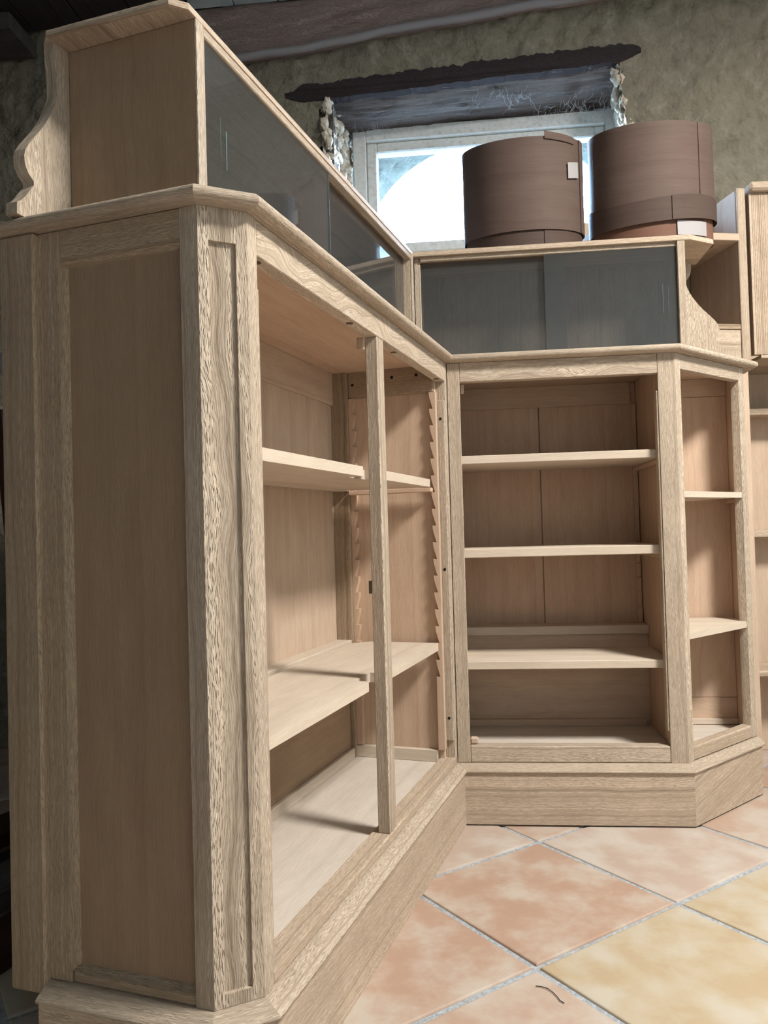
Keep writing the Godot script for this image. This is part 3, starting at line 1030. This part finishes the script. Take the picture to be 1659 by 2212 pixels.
# =====================================================================
# the back wing
# =====================================================================
func cabinet_back() -> void:
	var t := thing("shop_cabinet", "short bare oak cabinet with four-tier bay and canted open end niche", "cabinet")
	var pts := V2([[0.0, -0.02], [0.4945, -0.02], [0.7205, -0.246], [0.7205, -0.345], [0.0, -0.345]])
	var push := [1.0, 0.9, 0.0, 0.0, 0.0]
	ring_boards(t, "plinth_board", M.oak_smooth, pts, push, 0.02, 0.018, [0, 1], 0.0035, 0.118, [0, 0])
	board(t, "plinth_board", M.oak_smooth, 0.7025, 0.7205, 0.0, 0.118, -0.345, -0.2325, 2)
	var bm := V2([[-0.0156, -0.02], [0.4945, -0.02], [0.7205, -0.246], [0.7205, -0.345], [-0.2723, -0.345]])
	moulded(t, "base_moulding", M.oak, bm, [1.0, 0.9, 0.35, 0.0, 0.0], BASE_MOULD, 0)
	# face frame
	board(t, "stile", M.oak, -0.0150, 0.0140, 0.1352, 1.049, -0.042, -0.02, 1)
	extrude(t, "stile", M.oak, V2([[0.4565, -0.02], [0.4945, -0.02], [0.5095, -0.035], [0.4985, -0.046], [0.4565, -0.046]]), 0, 2, 0.1352, 1.049, 1)
	board(t, "front_rail", M.oak_flame, 0.0142, 0.4563, 1.0045, 1.049, -0.042, -0.0205, 0)
	board(t, "front_rail", M.oak, 0.0142, 0.4563, 0.1352, 0.1720, -0.050, -0.0205, 0, 0.002)
	board(t, "stop_block", M.veneer, 0.0142, 0.0235, 0.982, 1.0043, -0.052, -0.043, 1, 0.003)
	board(t, "stop_block", M.veneer, 0.0142, 0.0330, 0.1722, 0.1880, -0.050, -0.034, 0, 0.004)
	board(t, "edge_strip", M.oak, 0.4520, 0.4563, 0.205, 0.965, -0.044, -0.0225, 1, 0.0008)
	# bay
	board(t, "side_board", M.veneer, -0.0105, 0.002, 0.1352, 1.0488, -0.341, -0.0425, 1)
	board(t, "side_board", M.veneer_pink, 0.4735, 0.4855, 0.1352, 1.0488, -0.335, -0.0465, 1)
	board(t, "bottom_board", M.floorboard, 0.002, 0.4733, 0.1440, 0.1560, -0.335, -0.0505, 0)
	board(t, "top_board", M.veneer, 0.002, 0.4733, 1.041, 1.0488, -0.335, -0.0425, 0)
	board(t, "back_sheet", M.veneer, 0.002, 0.7035, 0.1352, 1.0488, -0.345, -0.3412, 1)
	board(t, "back_board", M.veneer_pink, 0.002, 0.2195, 0.400, 1.041, -0.341, -0.335, 1, 0.001)
	board(t, "back_board", M.veneer_pink, 0.2222, 0.4733, 0.400, 1.041, -0.341, -0.335, 1, 0.001)
	board(t, "back_rail", M.veneer, 0.002, 0.4590, 0.984, 1.041, -0.335, -0.328, 0)
	board(t, "middle_back_rail", M.shelf, 0.002, 0.4733, 0.3885, 0.4105, -0.335, -0.266, 0)
	board(t, "lower_back_board", M.veneer, 0.002, 0.4733, 0.1560, 0.3883, -0.281, -0.274, 0)
	board(t, "bottom_strip", M.veneer, 0.002, 0.4600, 0.1560, 0.1735, -0.274, -0.264, 0)
	for s in [[0.8170, 0.8360, -0.318], [0.5990, 0.6190, -0.318], [0.3410, 0.3595, -0.245]]:
		board(t, "shelf", M.shelf, 0.0045, 0.4720, s[0], s[1], s[2], -0.0445, 0)
	for y in [0.8165, 0.5985]:
		board(t, "shelf_cleat", M.veneer_pink, 0.4600, 0.4732, y - 0.011, y, -0.310, -0.060, 2)
	saw_rack(t, -0.334, -0.320, 0.980, 14, 0.0378, 0.412, 2, 0.4600, 0.4705)
	saw_rack(t, -0.062, -0.076, 0.980, 14, 0.0378, 0.180, 2, 0.4600, 0.4733)
	# canted niche
	var d := Vector3(0.70711, 0, -0.70711)
	var nb := Basis(Vector3.UP, PI / 4)
	var P := Vector3(0.4945, 0, -0.02)
	var nn := Vector3(0.70711, 0, 0.70711)
	var L0 := 0.0213
	var L1 := 0.2930
	var mid := P + d * (L0 + L1) / 2 - nn * 0.0105
	board_at(t, "front_rail", M.oak, mid + Vector3(0, 1.0315, 0), nb, Vector3(L1 - L0, 0.035, 0.020), 0)
	board_at(t, "front_rail", M.oak_smooth, mid + Vector3(0, 0.1510, 0) - nn * 0.003, nb, Vector3(L1 - L0, 0.0310, 0.026), 0, 0.003)
	board_at(t, "end_post", M.oak, P + d * 0.3060 - nn * 0.0125 + Vector3(0, 0.5921, 0), nb, Vector3(0.0255, 0.9138, 0.024), 1, 0.002)
	board(t, "side_board", M.veneer, 0.7040, 0.7200, 0.1352, 1.0488, -0.345, -0.2700, 1)
	board(t, "back_board", M.veneer_pink, 0.4857, 0.7038, 0.2125, 0.9945, -0.341, -0.335, 1)
	board(t, "back_board", M.veneer_pink, 0.4857, 0.7038, 0.1440, 0.2118, -0.341, -0.334, 0)
	board(t, "back_rail", M.veneer, 0.4857, 0.7038, 0.9950, 1.041, -0.341, -0.330, 0)
	board(t, "bottom_strip", M.shelf, 0.4857, 0.7038, 0.1440, 0.1590, -0.334, -0.324, 0)
	extrude(t, "bottom_board", M.floorboard, V2([[0.4857, -0.050], [0.499, -0.050], [0.70, -0.252], [0.7038, -0.335], [0.4857, -0.335]]), 0, 2, 0.1352, 0.1430, 0)
	extrude(t, "top_board", M.veneer, V2([[0.4857, -0.046], [0.494, -0.046], [0.70, -0.252], [0.7038, -0.335], [0.4857, -0.335]]), 0, 2, 1.041, 1.0488, 0)
	for s in [[0.7250, 0.7385], [0.4050, 0.4200]]:
		var poly := V2([[0.4862, -0.0475], [0.5005, -0.0475], [0.5035, -0.0345], [0.6995, -0.2305], [0.7025, -0.262], [0.700, -0.285], [0.690, -0.305], [0.672, -0.318], [0.650, -0.323], [0.4862, -0.323]])
		extrude(t, "shelf", M.shelf, poly, 0, 2, s[0], s[1], 0)
	board(t, "shelf_cleat", M.veneer_pink, 0.6905, 0.7038, 0.714, 0.7245, -0.33, -0.262, 2)
	# moulded top, mitred against the long wing
	var tp := V2([[-0.0155, -0.02], [0.4945, -0.02], [0.735, -0.2605], [0.735, -0.345], [-0.272, -0.345]])
	moulded(t, "moulded_top", M.oak, tp, [1.0, 1.0, 1.0, 0.0, 0.0], CORNICE, 0)

# =====================================================================
# glazed showcases standing on the tops
# =====================================================================
const Y0 := 1.0670
const YB := 1.3190

func scroll(top_w: float) -> Array:
	# outline of the scrolled bracket in (out, y): out from the case side
	return [[0.0, YB], [0.0248, YB], [0.0250, 1.300], [0.0225, 1.280], [0.0215, 1.262], [0.0225, 1.248], [0.0265, 1.236], [0.0330, 1.222], [0.0420, 1.205], [0.0520, 1.190], [0.0630, 1.176], [0.0720, 1.164], [0.0785, 1.154], [0.0815, 1.144], [0.0800, 1.133], [0.0745, 1.124], [0.0660, 1.1175], [0.0660, 1.1125], [0.0720, 1.105], [0.0800, 1.094], [0.0870, 1.086], [0.0940, 1.0815], [0.0945, Y0], [0.0, Y0]]

func showcase_long() -> void:
	var t := thing("glass_showcase", "long low glazed oak showcase with sliding panes on the long cabinet", "showcase", W(Vector3(0, Y0, 0)), PHI)
	var Y := -Y0
	# end board and the far inner end
	board(t, "end_board", M.panel_brown, -0.2965, -0.1035, Y0 + Y, YB + Y, 0.8715, 0.8900, 1)
	board(t, "end_board", M.oak_smooth, -0.2965, -0.1035, Y0 + Y, YB + Y, -0.0440, -0.0290, 1)
	board(t, "front_edge", M.oak, -0.1034, -0.0995, Y0 + Y, YB + Y, 0.8715, 0.8900, 1, 0.0008)
	board(t, "front_edge", M.oak, -0.1034, -0.0995, Y0 + Y, YB + Y, -0.0440, -0.0290, 1, 0.0008)
	# back board carries the scrolled ear
	var poly := PackedVector2Array()
	for p in scroll(0.0):
		poly.append(Vector2(0.8901 + float(p[0]), float(p[1]) + Y))
	poly.append(Vector2(-0.10, Y0 + Y))
	poly.append(Vector2(-0.10, YB + Y))
	extrude(t, "back_board", M.oak, poly, 2, 1, -0.3140, -0.2967, 1)
	board(t, "top_rail", M.oak, -0.1170, -0.1010, YB - 0.012 + Y, YB + Y, -0.0288, 0.8713, 2)
	board(t, "bottom_track", M.oak, -0.1270, -0.1040, Y0 + Y, Y0 + 0.006 + Y, -0.0288, 0.8713, 2)
	# panes slide past one another
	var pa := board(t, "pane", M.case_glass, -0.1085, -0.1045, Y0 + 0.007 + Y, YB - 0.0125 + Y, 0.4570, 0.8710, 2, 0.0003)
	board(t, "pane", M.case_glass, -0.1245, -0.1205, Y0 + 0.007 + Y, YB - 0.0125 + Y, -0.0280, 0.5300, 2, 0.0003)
	board(pa, "pane_edge", M.glass_edge, -0.1085, -0.1045, Y0 + 0.007 + Y, YB - 0.0125 + Y, 0.4545, 0.4568, 1, 0.0003)
	board(pa, "finger_pull", M.pull, -0.1044, -0.1036, 1.158 + Y, 1.211 + Y, 0.8135, 0.8152, 1, 0.0003)
	board(pa, "finger_pull", M.pull, -0.1044, -0.1036, 1.170 + Y, 1.222 + Y, 0.8290, 0.8295, 1, 0.0003)
	# top with clipped corners
	moulded(t, "top_board", M.oak_smooth, V2([[-0.1000, -0.0425], [-0.1000, 0.9060], [-0.1172, 0.9235], [-0.3000, 0.9270], [-0.3165, 0.9130], [-0.3165, -0.2140]]), [1.0, 1.0, 1.0, 1.0, 0.0, 0.0], [[-0.004, YB + Y], [0.0, YB + Y + 0.0005], [0.0, YB + Y + 0.0085], [-0.003, YB + Y + 0.0105], [-0.02, YB + Y + 0.0110]], 2)

func showcase_back() -> void:
	var t := thing("glass_showcase", "short low glazed oak showcase under two veneer rolls", "showcase", Vector3(0.0, Y0, 0.0))
	var Y := -Y0
	board(t, "end_board", M.oak, 0.5230, 0.5400, Y0 + Y, YB + Y, -0.2380, -0.0760, 1)
	board(t, "front_edge", M.oak, 0.5230, 0.5400, Y0 + Y, YB + Y, -0.0758, -0.0720, 1, 0.0008)
	board(t, "end_board", M.oak, -0.0870, -0.0720, Y0 + Y, YB + Y, -0.2380, -0.0860, 1)
	var poly := PackedVector2Array()
	for p in [[0.5900, YB], [0.6026, YB], [0.6030, 1.308], [0.6024, 1.296], [0.5990, 1.286], [0.5945, 1.279], [0.5895, 1.273], [0.5892, 1.266], [0.5915, 1.258], [0.5970, 1.244], [0.6061, 1.228], [0.6160, 1.214], [0.6275, 1.200], [0.6420, 1.185], [0.6545, 1.172], [0.6630, 1.160], [0.6668, 1.148], [0.6655, 1.138], [0.6600, 1.1315], [0.6565, 1.1285], [0.6575, 1.121], [0.6640, 1.111], [0.6730, 1.102], [0.6840, 1.095], [0.6970, 1.0905], [0.7080, 1.0885], [0.7085, Y0]]:
		poly.append(Vector2(float(p[0]) - 0.003, float(p[1]) + Y))
	poly.append(Vector2(-0.0870, Y0 + Y))
	poly.append(Vector2(-0.0870, YB + Y))
	extrude(t, "back_board", M.oak, poly, 0, 1, -0.2550, -0.2382, 1)
	board(t, "top_rail", M.oak, -0.0718, 0.5228, YB - 0.010 + Y, YB + Y, -0.0900, -0.0790, 0)
	board(t, "bottom_track", M.oak, -0.0718, 0.5228, Y0 + Y, Y0 + 0.006 + Y, -0.1020, -0.0790, 0)
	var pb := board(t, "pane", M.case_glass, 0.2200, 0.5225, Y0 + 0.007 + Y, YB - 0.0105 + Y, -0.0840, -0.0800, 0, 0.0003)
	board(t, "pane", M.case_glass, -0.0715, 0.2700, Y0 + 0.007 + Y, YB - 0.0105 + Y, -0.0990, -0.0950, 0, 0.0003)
	board(pb, "finger_pull", M.pull, 0.4890, 0.4897, 1.155 + Y, 1.222 + Y, -0.0799, -0.0793, 1, 0.0003)
	board(pb, "finger_pull", M.pull, 0.5010, 0.5015, 1.160 + Y, 1.216 + Y, -0.0799, -0.0793, 1, 0.0003)
	moulded(t, "top_board", M.oak_smooth, V2([[-0.0922, -0.0706], [0.5520, -0.0706], [0.6165, -0.1130], [0.6190, -0.2556], [-0.2384, -0.2556]]), [1.0, 1.0, 1.0, 0.0, 0.0], [[-0.004, YB + Y], [0.0, YB + Y + 0.0005], [0.0, YB + Y + 0.0105], [-0.003, YB + Y + 0.0130], [-0.02, YB + Y + 0.0135]], 0)

# =====================================================================
# rolls of veneer
# =====================================================================
func coil(a: float, b: float, y0: float, y1: float, turns: float, wall: float, lift: Callable, start := 0.0) -> ArrayMesh:
	# a spiral strip of thin veneer: a wall of real thickness that winds outward
	var st := begin()
	var N := int(72 * turns)
	var P := []
	for i in N + 1:
		var f := float(i) / N
		var th := start + TAU * turns * f
		var g := wall * 1.6 * turns * f
		var c := Vector3(cos(th), 0, sin(th))
		var lo: float = lift.call(th, 0)
		var hi: float = lift.call(th, 1)
		P.append([Vector3(c.x * (a + g), y0 + lo, c.z * (b + g)), Vector3(c.x * (a + g), y1 + hi, c.z * (b + g)), Vector3(c.x * (a + g - wall), y1 + hi, c.z * (b + g - wall)), Vector3(c.x * (a + g - wall), y0 + lo, c.z * (b + g - wall)), c, (a + b) / 2 * TAU * turns * f])
	for i in N:
		var p: Array = P[i]
		var q: Array = P[i + 1]
		for s in 4:
			var s2 := (s + 1) % 4
			var vs := [p[s], q[s], q[s2], p[s2]]
			var mid: Vector3 = ((p[4] as Vector3) + (q[4] as Vector3)).normalized()
			for tr in [[0, 1, 2], [0, 2, 3]]:
				var w: Array = tr
				var out := mid
				if s == 1:
					out = Vector3.UP
				elif s == 2:
					out = -mid
				elif s == 3:
					out = Vector3.DOWN
				if (vs[w[1]] - vs[w[0]]).cross(vs[w[2]] - vs[w[0]]).dot(out) > 0.0:
					w = [tr[0], tr[2], tr[1]]
				for x in w:
					var far: bool = x == 1 or x == 2
					var rad: Vector3 = q[4] if far else p[4]
					var nn := rad if s == 0 else (-rad if s == 2 else out)
					var pt: Vector3 = vs[x]
					st.set_normal(nn)
					st.set_uv(Vector2((float(q[5]) if far else float(p[5])) / 0.8, pt.y / 0.2))
					st.add_vertex(pt)
	return st.commit()

func rolls() -> void:
	var ytop := YB + 0.0138
	var flat := func(_t: float, _s: int) -> float: return 0.0
	# the roll in front of the window
	var t := thing("veneer_roll", "smooth oval roll of brown veneer with taped end in front of the bright window", "veneer roll", Vector3(0.184, ytop, -0.178))
	var ow := put(t, "outer_wrap", coil(0.1462, 0.0720, 0.043, 0.272, 1.12, 0.0012, func(th: float, s: int) -> float: return (0.004 * sin(th + 0.6)) if s == 0 else (0.003 * cos(th)), -0.35), M.roll)
	put(t, "inner_wrap", coil(0.1380, 0.0650, 0.0, 0.262, 2.2, 0.0012, flat), M.roll_dark)
	put(ow, "loose_end", coil(0.1490, 0.0760, 0.258, 0.2745, 0.10, 0.0010, func(th: float, s: int) -> float: return 0.012 * (th - 0.6) if s == 0 else 0.014 * (th - 0.6), 0.60), M.roll)
	var tape := put(ow, "tape", coil(0.1515, 0.0772, 0.175, 0.214, 0.045, 0.0005, func(th: float, s: int) -> float: return -0.02 * (th - 0.6), 0.52), M.paper)
	tape.set_meta("label", "strip of grey paper tape")
	# its neighbour, the lower wrap slipped down
	t = thing("veneer_roll", "larger oval roll of brown veneer with slipped lower wrap beside the plaster wall", "veneer roll", Vector3(0.492, ytop, -0.170))
	put(t, "outer_wrap", coil(0.1455, 0.0740, 0.055, 0.277, 1.10, 0.0012, func(th: float, s: int) -> float: return 0.004 * sin(th), 0.2), M.roll)
	put(t, "slipped_wrap", coil(0.1495, 0.0775, 0.042, 0.098, 1.06, 0.0013, func(th: float, s: int) -> float: return 0.010 * cos(th) if s == 0 else 0.008 * sin(2.0 * th), 1.0), M.roll_dark)
	var iw := put(t, "inner_wrap", coil(0.1380, 0.0670, 0.0, 0.262, 2.0, 0.0012, flat, 0.7), M.roll_red)
	var p2 := put(iw, "tape", coil(0.1436, 0.0727, 0.010, 0.044, 0.10, 0.0005, flat, 0.65), M.paper)
	p2.set_meta("label", "grey paper tape on the inner wrap")

# =====================================================================
# things behind
# =====================================================================
func rear_things() -> void:
	# upper case of another cabinet standing behind the canted end
	var bs := Basis(Vector3.UP, 0.252)
	var t := thing("bookcase", "open oak case with rounded front edge standing behind the canted end", "bookcase", Vector3(0.768, 0.0, -0.362), 0.252)
	board(t, "side_board", M.veneer, -0.012, 0.008, 0.0, 1.545, -0.235, -0.004, 1, 0.002)
	board(t, "front_edge", M.oak_smooth, -0.012, 0.012, 1.085, 1.548, -0.004, 0.004, 1, 0.0036)
	board(t, "top_rail", M.veneer, -0.42, -0.0125, 1.405, 1.424, -0.2365, 0.010, 0)
	board(t, "shelf", M.oak_brown, -0.42, -0.0125, 1.172, 1.186, -0.230, 0.002, 0)
	board(t, "front_rail", M.oak_smooth, -0.42, -0.0125, 1.09, 1.171, -0.020, 0.000, 0)
	board(t, "back_board", M.veneer, -0.42, -0.0125, 0.0, 1.54, -0.245, -0.237, 1)
	for k in 3:
		var s := board_at(self, numbered("plank_offcut"), M.grey_board, bs * Vector3(-0.095 - k * 0.012, 1.1905 + k * 0.0062, -0.10 - k * 0.01) + Vector3(0.768, 0, -0.362), bs * Basis(Vector3.UP, 0.15 * k - 0.1), Vector3(0.10, 0.006, 0.05), 0)
		s.set_meta("label", ["thin grey offcut lying lowest in the open case behind", "thin grey offcut in the middle of small stack in the open case", "thin grey offcut on top of small stack in the open case"][k])
		s.set_meta("category", "offcut")
		s.set_meta("group", "offcuts in the case behind")
	# its neighbour with a fluted stile
	t = thing("bookcase", "tall oak case with fluted stile and rounded top beside the plaster wall", "bookcase", Vector3(0.782, 0.0, -0.362), 0.10)
	extrude(t, "stile", M.oak_smooth, fluted(0.008, 0.058), 0, 2, 1.105, 1.535, 1)
	board(t, "shelf", M.oak_smooth, 0.026, 0.589, 0.62, 0.638, -0.235, -0.150, 0)
	board(t, "shelf", M.oak_smooth, 0.026, 0.589, 0.965, 0.983, -0.235, -0.150, 0)
	board(t, "top_board", M.oak_smooth, 0.006, 0.62, 1.536, 1.560, -0.24, 0.018, 0, 0.006)
	board(t, "front_rail", M.oak_smooth, 0.059, 0.60, 1.500, 1.535, -0.020, -0.001, 0)
	board(t, "front_rail", M.oak_smooth, 0.059, 0.60, 1.105, 1.140, -0.020, -0.001, 0)
	board(t, "side_board", M.veneer, 0.009, 0.025, 0.0, 1.535, -0.235, -0.151, 1)
	board(t, "side_board", M.veneer, 0.59, 0.606, 0.0, 1.535, -0.235, -0.021, 1)
	board(t, "back_board", M.veneer, 0.009, 0.606, 0.0, 1.535, -0.245, -0.236, 1)
	board(t, "bottom_board", M.oak_smooth, 0.026, 0.589, 1.095, 1.104, -0.235, -0.001, 0)
	board(t, "shelf", M.oak_smooth, 0.026, 0.589, 1.332, 1.350, -0.235, -0.030, 0)
	board(t, "shelf", M.oak_smooth, 0.026, 0.589, 0.235, 0.253, -0.235, -0.110, 0, 0.004)
	# things behind the long wing, seen past its rear edge
	for k in 4:
		var b := board_at(self, numbered("lumber_plank"), [M.dark_board, M.grey_board, M.old_dark, M.dark_board][k], W(Vector3(-0.60 - 0.11 * k, 0.016 + 0.034 * (k % 2), 0.62)), Basis(Vector3.UP, PHI - 0.02 * k), Vector3(0.10, 0.03, 1.5), 2, 0.002)
		b.set_meta("label", ["dark brown plank on the floor nearest the long cabinet", "grey plank lying on the dark planks behind long cabinet", "old dark plank on the floor between the planks", "dark brown plank lying furthest behind long cabinet"][k])
		b.set_meta("category", "plank")
		b.set_meta("group", "planks on the floor")
	var lean := board_at(self, numbered("leaning_board"), M.dark_board, W(Vector3(-0.78, 0.505, 0.35)), Basis(Vector3.UP, PHI) * Basis(Vector3(0, 0, 1), 0.10), Vector3(0.022, 0.86, 0.30), 1)
	lean.set_meta("label", "dark reddish board leaning upright behind the long cabinet")
	lean.set_meta("category", "board")
	var bag := put(self, "plastic_bag", stone_mesh(Vector3(0.09, 0.07, 0.10), 77), M.plastic, W(Vector3(-0.84, 1.03, 0.33)))
	bag.set_meta("label", "crumpled pale plastic bag on top of the leaning board")
	bag.set_meta("category", "bag")
	var bp := board_at(self, numbered("beam_end"), M.grey_board, Vector3(-1.45, 2.255, -0.52), Basis(Vector3.UP, 0.03), Vector3(0.26, 0.05, 0.16), 0)
	bp.set_meta("label", "grey timber end sticking out under the dark ceiling boards")
	bp.set_meta("category", "beam")

func fluted(x0: float, x1: float) -> PackedVector2Array:
	var p := PackedVector2Array()
	p.append(Vector2(x0, -0.02))
	p.append(Vector2(x0, 0.0))
	var n := 9
	for k in n:
		var a := lerpf(x0 + 0.004, x1 - 0.004, float(k) / n)
		var b := lerpf(x0 + 0.004, x1 - 0.004, (k + 1.0) / n)
		p.append(Vector2(a, 0.0))
		p.append(Vector2(lerpf(a, b, 0.35), -0.0014))
		p.append(Vector2(lerpf(a, b, 0.65), -0.0014))
	p.append(Vector2(x1, 0.0))
	p.append(Vector2(x1, -0.02))
	return p

func small_things() -> void:
	# a hair-thin crack of dark fibre on a floor tile
	var pts := []
	for q in [[0.0987, 0.6157], [0.1084, 0.6175], [0.1159, 0.6217], [0.1227, 0.6315], [0.1279, 0.6434], [0.1297, 0.6499], [0.1348, 0.655]]:
		pts.append(Vector3(q[0], 0.0009, q[1]))
	var h := put(self, "thread", tube(pts, 0.0007, 4), M.hole)
	h.set_meta("label", "short curved dark thread lying on a floor tile")
	h.set_meta("category", "thread")
